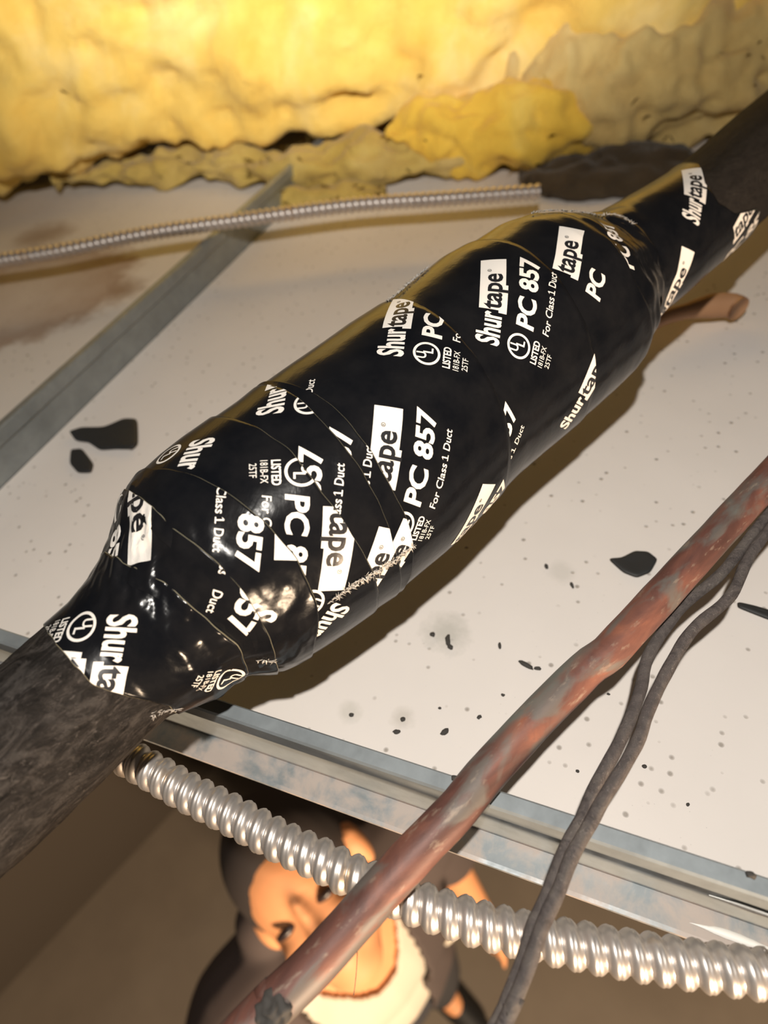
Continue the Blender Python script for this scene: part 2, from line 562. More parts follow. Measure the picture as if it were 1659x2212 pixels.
def surf(u, ph, lift=0., band=0):
    r, o1, o2 = prof(u)
    r = r + lift + wrinkle(u, ph, band)
    return X0 + AX*(u*.001) + N1*((o1 + r*math.cos(ph))*.001) + N2*((o2 + r*math.sin(ph))*.001)

# edges of the wraps: (angle in degrees, mm along the pipe), closed round the back
EDG = [
 [(-37, 54.7), (11, 55.5), (43, 56.2), (65, 61.5), (96, 68.9), (150, 68), (250, 58)],
 [(-40, 84), (4, 87.2), (31, 92.8), (45, 93.6), (67, 96.0), (77, 97.6), (100, 96.2), (180, 90)],
 [(-21, 105.0), (18, 105.2), (35, 107.7), (50, 108.8), (70, 107.6), (96, 105.0), (190, 103)],
 [(-45, 112), (-18, 115.4), (0, 120.6), (18, 124.9), (38, 127.7), (57, 128.5), (77, 126.1), (105, 119.0), (190, 113)],
 [(-21, 146.7), (-2, 149.0), (19, 150.8), (40, 149.1), (63, 148.8), (81, 149.2), (150, 148)],
 [(-25, 169.0), (0, 168.7), (17, 166.7), (44, 164.9), (65, 162.4), (80, 160.2), (150, 160)],
 [(-19, 172.0), (5, 173.6), (21, 173.9), (40, 172.0), (59, 170.0), (73, 169.7), (88, 167.7), (104, 165.5), (112, 163.0), (220, 168)],
 [(-16, 238.8), (12, 235.6), (31, 233.6), (50, 231.3), (68, 229.1), (85, 227.1), (100, 225.8), (220, 233)],
 [(1, 293.6), (24, 290.7), (46, 288.5), (63, 287.4), (73, 287.1), (98, 285.9), (220, 293)],
 [(-20, 331), (11, 330.8), (29, 330.3), (52, 325.5), (65, 327.2), (75, 331.0), (92, 333.3), (220, 332)],
 [(-2, 364.5), (32, 363.6), (56, 359.5), (83, 358.2), (200, 362)],
 [(-29, 449), (-5, 442), (22, 424), (45, 422), (65, 432), (80, 458), (110, 462), (220, 455)],
]
EF = []
for e in EDG:
    a = np.array(sorted([(d % 360, u) for d, u in e]))
    a = np.concatenate([a - [360, 0], a, a + [360, 0]])
    g = np.arange(0, 361, 1.)
    s = np.interp(g, a[:, 0], a[:, 1])[:-1]
    for _ in range(6): s = (np.roll(s, 1) + 2*s + np.roll(s, -1))/4
    EF.append(np.append(s, s[0]))

def edge(k, ph):
    d = math.degrees(ph) % 360
    e = np.interp(d, np.arange(0, 361, 1.), EF[k])
    return float(e) + .45*nz(d/9, k*3.1, 0, 1, 6)

NB = len(EDG) - 1
def lift_at(k, t):
    """height of wrap k over the core; t = 0 at its covered side, 1 at its free edge"""
    return .25 + .75*max(0, min(1, t))**1.5

pipe = empty('insulated_pipe', tuple(X0 + AX*.2 - N1*.05))
tag(pipe, 'thick black pipe bandaged with glossy printed black tape, running diagonally', 'pipe')

PHI = np.concatenate([np.radians(np.arange(-70, 125, 1.5)), np.radians(np.arange(125, 290, 5.))])
bands = []
for k in range(NB):
    V = []; MI = []; n = len(PHI)
    nt_ = 34 if k in (0, 1, 2, 10) else 26
    for ph in PHI:
        a = edge(k, ph); b = edge(k + 1, ph)
        a2 = a - (5. if k else 0.)
        for j in range(nt_):
            t = j/(nt_ - 1)
            u = a2 + (b - a2)*t
            tt = (u - a)/max(1e-3, b - a)
            V.append(surf(u, ph, lift_at(k, tt), k))
        # cut edge: turns down to the wrap below, a little outward
        V.append(surf(b + .28, ph, .62, k))
        V.append(surf(b + .42, ph, .10, k))
    m = nt_ + 2
    if k == 0:        # free end of the first wrap on the bare sleeve
        pass
    F = []
    for i in range(n):
        i2 = (i + 1) % n
        for j in range(m - 1):
            F.append((i*m + j, i*m + j + 1, i2*m + j + 1, i2*m + j))
            MI.append(1 if j >= nt_ - 1 else 0)
    if k == 0:
        base = len(V)
        for ph in PHI:
            V.append(surf(edge(0, ph) - .25, ph, -.25, 0))
        for i in range(n):
            i2 = (i + 1) % n
            F.append((base + i, i*m, i2*m, base + i2)); MI.append(1)
    bands.append(mesh_obj('tape_wrap', V, F, [MT, M_EDGE], pipe, True, MI))

# bare sleeves at either end
def sleeve(u0, u1, mat, n, label, amp):
    V = []; m = 72
    us = np.linspace(u0, u1, n)
    for u in us:
        r, o1, o2 = prof(u)
        for j in range(m):
            ph = 2*PI*j/m
            w = amp*(nz(u/30, math.cos(ph)*2, math.sin(ph)*2, 1, 3) + .45*nz(u/9, math.cos(ph)*7, math.sin(ph)*7, 1, 12) + .25*nz(u/5, math.cos(ph)*14, math.sin(ph)*14, 1, 15))
            rr = r - .35 + w
            V.append(X0 + AX*(u*.001) + N1*((o1 + rr*math.cos(ph))*.001) + N2*((o2 + rr*math.sin(ph))*.001))
    F = grid_faces(n, m, True) + [tuple(range(m)), tuple((n - 1)*m + j for j in reversed(range(m)))]
    o = mesh_obj('pipe_sleeve', V, F, mat, pipe)
    o['label'] = label
sleeve(-260, 75, M_SLEEVE, 150, 'rough sooty grey-brown rubber sleeve', .85)
sleeve(400, 720, M_SLEEVE2, 90, 'smooth dark brown sleeve running off into the shadows', .25)

# ------------------------------------------------------------------ print on the tape
def text_tris(body, width, cap, bold=0., shear=0.):
    cu = bpy.data.curves.new('t', 'FONT')
    cu.body = body; cu.size = 1.; cu.offset = bold; cu.resolution_u = 3; cu.shear = shear
    cu.fill_mode = 'FRONT'
    o = bpy.data.objects.new('t', cu); COL.objects.link(o)
    dg = bpy.context.evaluated_depsgraph_get(); dg.update()
    me = o.evaluated_get(dg).to_mesh()
    me.calc_loop_triangles()
    P = np.array([v.co[:2] for v in me.vertices])
    T = [tuple(t.vertices) for t in me.loop_triangles]
    bpy.data.objects.remove(o); bpy.data.curves.remove(cu)
    x0, x1 = P[:, 0].min(), P[:, 0].max()
    P[:, 0] = (P[:, 0] - x0)*(width/(x1 - x0))
    P[:, 1] *= cap/CAPH
    return [P[list(t)] for t in T]

CAPH = 1.
_t = text_tris('H', 1, 1)
CAPH = max(t[:, 1].max() for t in _t) - min(t[:, 1].min() for t in _t)

def shift(tris, x, y): return [t + np.array([x, y]) for t in tris]
def rect(x0, y0, x1, y1):
    a = np.array([[x0, y0], [x1, y0], [x1, y1], [x0, y1]], float)
    return [a[[0, 1, 2]], a[[0, 2, 3]]]
def ringt(cx, cy, r0, r1, n=36):
    o = []
    for i in range(n):
        a, b = 2*PI*i/n, 2*PI*(i + 1)/n
        p = [np.array([cx + r*math.cos(t), cy + r*math.sin(t)]) for r, t in ((r0, a), (r1, a), (r1, b), (r0, b))]
        o += [np.array([p[0], p[1], p[2]]), np.array([p[0], p[2], p[3]])]
    return o

WHITE, BLACK = 0, 1
PIECE = {}
PIECE['S'] = [(WHITE, text_tris('Shur', 15.6, 9.4, .030))]
PIECE['s'] = [(WHITE, text_tris('S', 4.2, 9.0, .030))]
PIECE['B'] = [(WHITE, rect(16.6, -1.2, 45.6, 9.3)), (WHITE, rect(15.4, -2.2, 30, 1.2)),
              (BLACK, shift(text_tris('tape', 19.6, 8.2, .024), 16.8, .4)),
              (BLACK, ringt(38.3, 5.6, .62, .85, 16)), (BLACK, shift(text_tris('R', .7, .8, .02), 37.95, 5.2))]
PIECE['U'] = [(WHITE, ringt(3.5, -9.2, 4.35, 5.35)), (WHITE, shift(text_tris('U', 3.0, 3.7, .022), .9, -9.0)), (WHITE, shift(text_tris('L', 2.4, 3.7, .022), 3.7, -11.6))]
PIECE['P'] = [(WHITE, shift(text_tris('PC 857', 36.3, 7.3, .032, .10), 11.5, -14.2))]
PIECE['p'] = [(WHITE, shift(text_tris('PC', 13.6, 7.3, .032, .10), 11.5, -14.2))]
PIECE['F'] = [(WHITE, shift(text_tris('For Class', 17.2, 3.0, .010, .12), 12, -21.8)), (WHITE, shift(text_tris('Duct', 8.0, 3.0, .010, .12), 34, -21.8)),
              (WHITE, rect(31.1, -21.8, 31.6, -18.8)), (WHITE, rect(30.3, -21.8, 32.5, -21.4)), (WHITE, [np.array([[31.1, -18.8], [30.3, -19.6], [31.1, -19.3]])])]
PIECE['L'] = [(WHITE, shift(text_tris('LISTED', 9.6, 2.9, .028), -1.2, -18.6)), (WHITE, shift(text_tris('181B-FX', 8.8, 2.4, .004), -1.2, -22.2)), (WHITE, shift(text_tris('25TF', 5.6, 2.4, .004), -.2, -25.8))]

def split(t, lim):
    out = []; st = [t]
    while st:
        t = st.pop()
        e = [np.hypot(*(t[(i + 1) % 3] - t[i])) for i in range(3)]
        i = int(np.argmax(e))
        if e[i] <= lim: out.append(t); continue
        a, b, c = t[i], t[(i + 1) % 3], t[(i + 2) % 3]
        m = (a + b)/2
        st += [np.array([a, m, c]), np.array([m, b, c])]
    return out

def clip(poly, g):
    out = []; n = len(poly)
    for i in range(n):
        p, q = poly[i], poly[(i + 1) % n]
        a, b = g(p), g(q)
        if a >= 0: out.append(p)
        if (a >= 0) != (b >= 0): out.append(p + (q - p)*(a/(a - b)))
    return out

PRINTS = [
(0,'SBUPFL',73.1,7.0,136.9,29.9),
(0,'B',65.1,-5.7,136.9,27.6),
(0,'UL',97.9,69.4,141.4,35.6),
(1,'PF',142.4,30.5,140.0,43.1),
(1,'SBUP',122.8,-26.2,140.0,35.7),
(2,'PF',153.8,13.7,132.9,48.6),
(2,'s',109.7,50.8,153.7,47.3),
(3,'SU',131.8,-13.7,141.9,50.3),
(3,'SBUPFL',157.7,29.6,128.1,50.6),
(2,'B',151.7,9.5,128.1,49.5),
(3,'SU',132.1,73.5,150.0,50.4),
(4,'SBU',160.1,2.6,-45.0,50.9),
(4,'PF',117.5,49.5,-48.0,50.8),
(4,'B',131.7,95.8,-42.6,50.8),
(5,'PF',129.5,49.1,-46.0,51.1),
(5,'B',138.1,97.0,-37.3,51.0),
(6,'F',133.9,9.5,-41.7,51.4),
(6,'SBUPFL',158.6,60.8,-42.9,51.3),
(6,'SBUPFL',209.0,14.8,-37.8,51.1),
(6,'BP',184.7,116.7,-48.2,51.2),
(7,'PF',192.3,78.8,-40.0,50.3),
(7,'SBUPFL',244.7,34.3,-37.8,50.0),
(7,'SB',269.1,93.5,-43.8,50.5),
(8,'Bp',283.3,39.1,-32.0,49.8),
(9,'PU',311.1,44.2,-58.0,48.7),
(10,'SB',398.3,26.5,-32.8,29.7),
(10,'SB',360.0,73.2,-50.0,32.1),
(10,'BP',417.6,53.5,-25.0,28.8),
]
for (k, pcs, ou, os_, ang, rr) in PRINTS:
    e = np.array([math.cos(math.radians(ang)), math.sin(math.radians(ang))])
    up = np.array([e[1], -e[0]])
    V = []; F = []; MI = []
    for pc in pcs:
        for colr, tris in PIECE[pc]:
            for t in tris:
                for s in split(t, 1.6):
                    q = [np.array([ou, os_/rr]) + (p[0]*e + p[1]*up)*np.array([1, 1/rr]) for p in s]
                    if k: q = clip(q, lambda p: p[0] - edge(k, p[1]) - .55)
                    else: q = clip(q, lambda p: p[0] - edge(0, p[1]))
                    if len(q) < 3: continue
                    q = clip(q, lambda p: edge(k + 1, p[1]) - p[0])
                    if len(q) < 3: continue
                    i0 = len(V)
                    for p in q:
                        a = edge(k, p[1]); b = edge(k + 1, p[1])
                        V.append(surf(p[0], p[1], lift_at(k, (p[0] - a)/max(1e-3, b - a)) + (.13 if colr == WHITE else .19), k))
                    F.append(tuple(range(i0, i0 + len(q)))); MI.append(colr)
    if F:
        # keep the faces looking outward
        o = mesh_obj('tape_print', V, F, [M_PRINT, M_BLACKPRINT], bands[k], True, MI)

# frayed, torn ends of the tape
def fray(k, pts, n, name='torn_edge', size=1.):
    V = []; F = []
    for i in range(n):
        t = (i + random.random())/n*(len(pts) - 1)
        j = min(int(t), len(pts) - 2); w = t - j
        u = pts[j][0]*(1 - w) + pts[j+1][0]*w + random.uniform(-.9, .9)*size
        d = pts[j][1]*(1 - w) + pts[j+1][1]*w + random.uniform(-1., 1.)*size
        L = random.uniform(.9, 2.4)*size; a = random.uniform(0, 2*PI); wd = random.uniform(.08, .24)*size
        c = []
        for (x, y, z) in ((0, -wd, 0), (0, wd, 0), (L*.5, wd*.8, .5), (L, 0, random.uniform(.1, 1.2)), (L*.5, -wd*.8, .5)):
            uu = u + x*math.cos(a) - y*math.sin(a); ss = x*math.sin(a) + y*math.cos(a)
            c.append(surf(uu, math.radians(d) + ss/50, 1.05 + z*size, k))
        i0 = len(V); V += c; F.append(tuple(range(i0, i0 + 5)))
    o = mesh_obj(name, V, F, M_FRAY, bands[k]); o['kind'] = 'stuff'
    so = o.modifiers.new('thick', 'SOLIDIFY'); so.thickness = .00012
fray(4, [(131, 81), (140.6, 81), (148.5, 83), (159.2, 84), (168, 85)], 190)
fray(6, [(238, -26), (250.7, -29), (262, -32), (270, -34)], 90)
fray(9, [(323, -16), (340, -12), (356, -4), (364, 6), (363, 20)], 130)
fray(0, [(62, 88), (66, 95), (70, 104)], 24)
fray(2, [(100, 93), (104, 97)], 16)

# ------------------------------------------------------------------ armoured cables
def armour(name, px, hs, rad, depth, pitch, mat, label, ext):
    pts = [at_h(x, y, h) for (x, y), h in zip(px, hs)]
    def rf(s, th, p):
        ph = (s/pitch*2*PI - th)
        x = np.mod(ph, 2*PI)
        f = np.abs(np.sin(x/2))**.8 - .16*np.exp(-((x - 3.5)/.42)**2)
        return rad - depth*(1 - f)
    V, F = tube(pts, rf, 36, pitch/14, ext=ext)
    return tag(mesh_obj(name, V, F, mat), label, 'cable')
armour('armoured_cable', [(80,1530),(300,1650),(400,1708),(505,1762),(602,1815),(695,1858),(759,1891),(898,1950),(991,1982),(1075,2006),(1220,2037),(1403,2069),(1632,2102),(1850,2125)],
       [.033,.031,.030,.029,.028,.027,.026,.024,.023,.022,.021,.020,.020,.020], .0077, .0023, .0068, M_COND,
       'shiny ribbed metal armoured cable crossing the open bay beneath the copper pipe', (.12, .22))
armour('armoured_cable', [(-260,602),(0,563),(125,543),(326,503),(543,472),(760,443),(960,429),(1166,414)],
       [.050,.050,.050,.050,.050,.049,.047,.045], .0068, .0025, .0062, M_COND2,
       'thin blurred ribbed cable lying across the tee below the yellow insulation', (.25, 0))

# ------------------------------------------------------------------ copper pipe and wires
cp = [(500,2262),(569,2190),(678,2085),(780,1971),(885,1855),(991,1745),(1037,1686),(1156,1556),(1275,1437),(1312,1412),(1426,1289),(1540,1165),(1632,1065),(1850,830)]
ch = [.038,.039,.041,.044,.047,.0495,.050,.052,.054,.055,.057,.059,.061,.066]
pts = [at_h(x, y, h) for (x, y), h in zip(cp, ch)]
def rcop(s, th, p):
    return .0070 + .00025*np.array([nz(p[0]*90, p[1]*90, math.cos(t), 1, 2) for t in th])
cpo = empty('copper_pipe', tuple(pts[0]))
tag(cpo, 'weathered copper pipe with red, grey and green patina', 'pipe')
V, F = tube(pts, rcop, 28, .004, ext=(.22, .28))
mesh_obj('pipe_tube', V, F, M_COPPER, cpo)
# crust of dirt on the near end of the copper
bm = bmesh.new(); bmesh.ops.create_icosphere(bm, subdivisions=4, radius=1)
cc = at_h(596, 2188, .0405) + np.array([0, 0, .0035])
V = [cc + np.array(v.co[:])*(1 + .35*nz(*v.co, 2.4, 3))*np.array([.0052, .0058, .0036]) for v in bm.verts]
F = [tuple(v.index for v in f.verts) for f in bm.faces]; bm.free()
o = mesh_obj('dirt_crust', V, F, M_CRUMB, cpo); o['label'] = 'dark crust of dirt'

def wire(px, hs, r, label):
    pts = [at_h(x, y, h) for (x, y), h in zip(px, hs)]
    V, F = tube(pts, lambda s, th, p: r*(1 + .04*math.sin(s*400)) + 0*th, 16, .0035, ext=(.28, .2))
    tag(mesh_obj('wire', V, F, M_WIRE), label, 'wire')
wa = [(1760,1005),(1665,1105),(1613,1170),(1554,1243),(1472,1312),(1403,1412),(1385,1486),(1362,1551),(1330,1620),(1289,1693),(1258,1766),(1218,1839),(1190,1917),(1154,1995),(1136,2054),(1112,2123),(1080,2196),(1040,2275)]
ha = [.052,.050,.048,.047,.046,.045,.0445,.044,.0437,.0435,.0435,.0435,.042,.040,.037,.035,.033,.031]
wire(wa, ha, .0023, 'grey-brown wire next to the copper pipe, left strand of the pair')
wb = [(1760,1030),(1659,1147),(1614,1211),(1577,1289),(1495,1362),(1440,1452),(1401,1533),(1380,1597),(1339,1670),(1304,1724),(1276,1778),(1236,1848),(1208,1922),(1171,2001),(1151,2060),(1126,2128),(1095,2200),(1056,2280)]
hb = [.050,.050,.049,.049,.049,.049,.049,.0488,.0485,.0485,.0485,.0484,.0468,.0446,.042,.040,.038,.036]
wire(wb, hb, .0023, 'grey wire bowed outward to the right, right strand of the pair')

# ------------------------------------------------------------------ fibreglass insulation
def batt(name, path, prof_pts, amps, mat, label, seed, n_u=150, n_v=84, fuzz=0, endf=.1):
    """rounded cross-section swept along a plan path; prof_pts = (back, z) outline of the section"""
    p, s = resample(catmull([(x, y, 0) for x, y in path], .01), .01)
    t = np.linspace(0, s[-1], n_u)
    p = np.array([np.interp(t, s, p[:, i]) for i in range(3)]).T
    T = np.gradient(p, axis=0); T /= np.linalg.norm(T, axis=1)[:, None]
    B = np.stack([-T[:, 1], T[:, 0], 0*T[:, 0]], 1)         # away from the camera
    q = catmull([(a, b, 0) for a, b in prof_pts] + [(*prof_pts[0], 0)], .004)
    q, _ = resample(q, .004)
    tt = np.linspace(0, 1, n_v + 1)[:-1]
    qs = np.linspace(0, 1, len(q))
    q = np.array([np.interp(tt, qs, q[:, i]) for i in range(2)]).T
    cen = q.mean(axis=0)
    qn = q - cen; qn /= np.linalg.norm(qn, axis=1)[:, None]
    V = []
    for i in range(n_u):
        taper = .12 + .88*math.sin(PI*min(.5, min(i, n_u - 1 - i)/(n_u*endf)*.5))**.6
        for j in range(n_v):
            a = cen + (q[j] - cen)*taper
            w = p[i] + B[i]*a[0]; z = ZC + a[1]
            x, y = w[0], w[1]
            d = amps[0]*nz(x*7, y*7, z*9, 1, seed) + amps[1]*nz(x*22, y*22, z*26, 1, seed + 1) + amps[2]*nz(x*65, y*65, z*70, 1, seed + 2)
            d += amps[1]*.8*(abs(nz(x*13, y*13, z*30, 1, seed + 3)) - .25)
            V.append((x + B[i][0]*qn[j][0]*d, y + B[i][1]*qn[j][0]*d, max(ZC + TT + .0005, z + qn[j][1]*d)))
    F = grid_faces(n_u, n_v, True) + [tuple(reversed(range(n_v))), tuple((n_u - 1)*n_v + j for j in range(n_v))]
    if fuzz:
        root = empty(name, (float(p[n_u//2][0]), float(p[n_u//2][1]), ZC + TT))
        tag(root, label, 'insulation')
        mesh_obj('fibre_body', V, F, mat, root)
        V2 = []; F2 = []
        Vn = np.array(V)
        for _ in range(fuzz):
            c = Vn[random.randrange(len(Vn))]
            L = random.uniform(.006, .018)
            d = np.array([random.gauss(0, 1), random.gauss(0, 1) - .6, random.gauss(0, 1)]); d /= np.linalg.norm(d)
            s_ = np.cross(d, [0.3, .5, .8]); s_ /= np.linalg.norm(s_); s_ *= .00012
            b = c + d*L*.5 + np.array([0, 0, .002]); e2 = c + d*L
            i0 = len(V2); V2 += [c - s_, c + s_, b + s_, e2, b - s_]; F2.append(tuple(range(i0, i0 + 5)))
        V2 = [(x, y, max(z, ZC + TT + .0005)) for x, y, z in V2]
        o = mesh_obj('loose_fibres', V2, F2, mat, root); o['kind'] = 'stuff'
        return root
    return tag(mesh_obj(name, V, F, mat), label, 'insulation')

batt('insulation_batt', [(-1.25, .36), (-.98, .47), (-.74, .59), (-.60, .665), (-.44, .715), (-.30, .745), (-.17, .765), (-.02, .80), (.12, .88), (.40, 1.06)],
     [(0, .052), (-.006, .10), (.0, .17), (.02, .24), (.06, .30), (.20, .32), (.30, .20), (.28, .06), (.12, .045)],
     (.034, .020, .008), M_BATT, 'large bright yellow fibreglass batt filling the top of the view', 2, 230, 120, 1500)
batt('insulation_batt', [(-.72, .625), (-.62, .665), (-.52, .675), (-.40, .665), (-.30, .68), (-.20, .715), (-.12, .76)],
     [(-.005, .010), (-.012, .026), (.0, .042), (.03, .046), (.05, .040), (.05, .008), (.03, .008)],
     (.026, .016, .008), M_BATT2, 'ragged shade-darkened yellow layer of fibreglass under the large batt', 11, 130, 56, 1400, .3)
batt('insulation_tuft', [(-.405, .62), (-.365, .635), (-.325, .645), (-.285, .65)],
     [(-.012, .008), (-.010, .018), (.006, .024), (.022, .020), (.028, .010), (.01, .008)],
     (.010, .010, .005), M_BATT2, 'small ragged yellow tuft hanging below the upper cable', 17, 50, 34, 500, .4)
batt('insulation_tuft', [(-.30, .705), (-.24, .71), (-.18, .72), (-.12, .745), (-.07, .77)],
     [(-.014, .012), (-.026, .040), (-.016, .078), (.02, .092), (.035, .07), (.03, .03), (.01, .010)],
     (.018, .014, .007), M_TUFT, 'rounded vivid yellow fibreglass lump above the end of the upper cable', 23, 80, 56, 350, .5)
batt('insulation_batt', [(-.20, .77), (-.12, .765), (-.05, .775), (.02, .80), (.09, .84), (.17, .90), (.25, .97)],
     [(-.010, .010), (-.024, .045), (-.020, .08), (.0, .11), (.03, .115), (.05, .09), (.045, .02), (.01, .008)],
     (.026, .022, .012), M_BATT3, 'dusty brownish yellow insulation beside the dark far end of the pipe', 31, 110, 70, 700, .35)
batt('dark_clump', [(-.15, .668), (-.10, .672), (-.05, .68), (-.01, .69), (.03, .70)],
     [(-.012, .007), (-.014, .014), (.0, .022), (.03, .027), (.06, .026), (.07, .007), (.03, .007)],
     (.014, .014, .007), M_DARK, 'dark clump where the upper cable ends', 41, 50, 36, 500, .3)

# ------------------------------------------------------------------ scraps, crumbs, stub
def scrap(name, pts, z, thick, curl, label, group=None, mat=None):
    pts = np.array(pts)*.001
    pts = np.concatenate([[p, p*.67 + q*.33, p*.33 + q*.67] for p, q in zip(pts, np.roll(pts, -1, axis=0))])
    c = pts.mean(axis=0)
    bm = bmesh.new()
    rings = []
    for r in (1., .66, .33):
        rings.append([bm.verts.new((*(c + (p - c)*r), z + curl*((np.linalg.norm(p - c)*r/.02)**2)*.5 + curl*.5*math.sin(60*(p[0]*r)))) for p in pts])
    cv = bm.verts.new((*c, z))
    n = len(pts)
    for a, b in zip(rings, rings[1:]):
        for j in range(n): bm.faces.new((a[j], a[(j+1) % n], b[(j+1) % n], b[j]))
    for j in range(n): bm.faces.new((rings[-1][j], rings[-1][(j+1) % n], cv))
    bm.normal_update()
    me_v = [tuple(v.co) for v in bm.verts]; bm.verts.index_update()
    me_f = [tuple(v.index for v in f.verts) for f in bm.faces]; bm.free()
    o = mesh_obj(name, me_v, me_f, mat or M_SCRAP)
    so = o.modifiers.new('thick', 'SOLIDIFY'); so.thickness = thick; so.offset = 0
    sb = o.modifiers.new('round', 'SUBSURF'); sb.levels = 1; sb.render_levels = 1
    return tag(o, label, 'scrap', group)
zt = ZC + TT
scrap('rubber_chip', [(1.2,225.5),(7.3,227.7),(13.4,234.1),(20.1,235.2),(25.2,231.2),(22.6,221.9),(16.5,216.7),(9.6,218.4)], zt + .0011, .0016, .0008, 'leaf-shaped black rubber chip lying on the white tile beside the copper pipe')
scrap('rubber_scrap', [(-379,244.7),(-373.4,251.2),(-355.9,256.5),(-346,268.8),(-334.9,270),(-316.4,245.6),(-316.1,239.7),(-330.7,237.5),(-342.3,233.9),(-357.1,239.2),(-368,238)], zt + .0022, .002, .001, 'bow-tie shaped black rubber scrap against the cross tee')
scrap('rubber_scrap', [(-365.3,229.5),(-357.4,232.8),(-337.5,221.2),(-332.9,212.9),(-343.2,210.5),(-356,217)], zt + .0018, .002, .0006, 'small drop-shaped black scrap just below the bow-tie scrap')
scrap('rubber_scrap', [(61.9,214.5),(69.8,214.3),(80,213),(84,209),(77.6,207.6),(68.9,209.7),(62.3,211.4)], zt + .0012, .0014, .0006, 'dark narrow scrap right of the wires at the picture edge')

CR_L = 'tiny dark crumb on the white tile'
crumbs = [(-72.2,157.2,1.5,1.2,0), (-64,156.1,1.3,3.4,.3), (-62,153,1.2,1.6,.9), (-25.7,153.8,3.9,1.3,-.3), (-20,153.5,1.7,.9,.2), (-52,111.3,2.0,1.3,.9), (-71.7,111.4,1.2,1.1,0), (-72.3,105.1,1.6,1.1,.5), (-94.9,106.5,1.2,1.,.2), (-39.4,122.6,1.2,.9,1.),
          (-27.8,213,1.0,1.8,.4), (-13.3,204.6,.8,1.9,.5), (-57.4,121.6,.7,.6,0), (-39.5,160.4,.8,1.9,.3), (-10.8,128.6,.8,1.7,.6), (12,150,.7,.6,0), (30,122,1.,.8,.3), (47,112,.8,.6,1.1), (-32,136,.9,.7,0), (5,112,.8,.6,.4)]
bm = bmesh.new(); bmesh.ops.create_icosphere(bm, subdivisions=2, radius=1)
base_v = [v.co.copy() for v in bm.verts]; base_f = [tuple(v.index for v in f.verts) for f in bm.faces]; bm.free()
for i, (x, y, a, b, rz) in enumerate(crumbs):
    V = []
    for c in base_v:
        k = 1 + .45*nz(c.x, c.y, c.z, 1.6, i)
        xx, yy = c.x*a*k, c.y*b*k
        V.append((.001*(x + xx*math.cos(rz) - yy*math.sin(rz)), .001*(y + xx*math.sin(rz) + yy*math.cos(rz)), zt + .0006*min(a, b) + .0006*min(a, b)*c.z*k))
    lab = {1: 'upright oblong crumb in the grey smudge below the taped pipe', 3: 'longest flat crumb lying level on the tile left of the copper pipe', 5: 'chunky black crumb midway between runner and smudge', 10: 'lone sliver of grit left of the leaf-shaped chip', 7: 'lower of the two crumbs in the small faint smudge near the runner'}.get(i, CR_L)
    tag(mesh_obj('crumb', V, base_f, M_CRUMB), lab, 'crumb', 'dark crumbs scattered on the white tile')
for (q, h, lab) in (((988, 1666), .0415, 'dark crumb sitting on the runner just left of the copper pipe'), ((1622, 1884), .0415, 'dark crumb sitting on the runner at the right edge')):
    c0 = at_h(*q, h); c0[1] = min(c0[1], YR + .002)
    V = [c0 + np.array([v.x*.0016, v.y*.0011, v.z*.0010])*(1 + .4*nz(*v, 1.7, 9)) for v in base_v]
    tag(mesh_obj('crumb', V, base_f, M_CRUMB), lab, 'crumb')

sp = [at_h(1395, 705, .024), at_h(1440, 684, .023), at_h(1500, 668, .022), at_h(1545, 660, .021), at_h(1580, 660, .0200), at_h(1597, 668, .0195)]
def rst(s, th, p):
    L = .075
    return (.0052 + .0032*max(0, min(1, (s - .035)/.02))) + 0*th
V, F = tube(sp, rst, 20, .003)
tag(mesh_obj('copper_stub', V, F, M_STUB), 'short tan-brown stub poking out from under the far end of the taped pipe', 'pipe stub')

# one long hair hanging from the copper pipe
hp = [at_h(771, 1990, .044), at_h(772, 2060, .030), at_h(769, 2110, .020), at_h(764, 2150, .012)]
V, F = tube(hp, lambda s, th, p: .00013 + 0*th, 5, .004)
tag(mesh_obj('hair_strand', V, F, M_WIRE), 'single fine dark hair dangling from the copper pipe', 'hair')

# ------------------------------------------------------------------ the person standing below, looking up
HX = np.array([-.268, .114])                      # head in plan
fdir = -HX/np.linalg.norm(HX)                    # faces the opening
FW = np.array([fdir[0], fdir[1], 0]); LT = np.array([-fdir[1], fdir[0], 0]); UPW = np.array([0, 0, 1.])
feet = np.array([HX[0] - fdir[0]*.02, HX[1] - fdir[1]*.02, 0.])
person = empty('person', tuple(feet))
tag(person, 'blurred person in a dark open jacket and cream shirt looking up through the gap', 'person')
def L2W(p): return feet + LT*p[0] + FW*p[1] + UPW*p[2]      # (left, forward, up)

def ellipsoid(c, r, rot=None, seg=20):
    V = []; F = []
    for i in range(seg + 1):
        t = PI*i/seg
        for j in range(seg):
            a = 2*PI*j/seg
            p = np.array([r[0]*math.sin(t)*math.cos(a), r[1]*math.sin(t)*math.sin(a), r[2]*math.cos(t)])
            if rot is not None: p = rot @ p
            V.append(np.array(c) + p)
    return V, grid_faces(seg + 1, seg, True)
def capsule(a, b, ra, rb, seg=18):
    a = np.array(a, float); b = np.array(b, float); d = b - a; L = np.linalg.norm(d); d /= L
    x = np.cross(d, [.3, .2, .9]); x /= np.linalg.norm(x); y = np.cross(d, x)
    V = []; rows = []
    for i in range(6):
        t = -PI/2 + PI/2*i/5.; rows.append((a + d*ra*math.sin(t), ra*math.cos(t) + 1e-5))
    for i in range(6):
        t = PI/2*i/5.; rows.append((b + d*rb*math.sin(t), rb*math.cos(t) + 1e-5))
    for c, r in rows:
        for j in range(seg):
            w = 2*PI*j/seg; V.append(c + x*r*math.cos(w) + y*r*math.sin(w))
    return V, grid_faces(len(rows), seg, True)
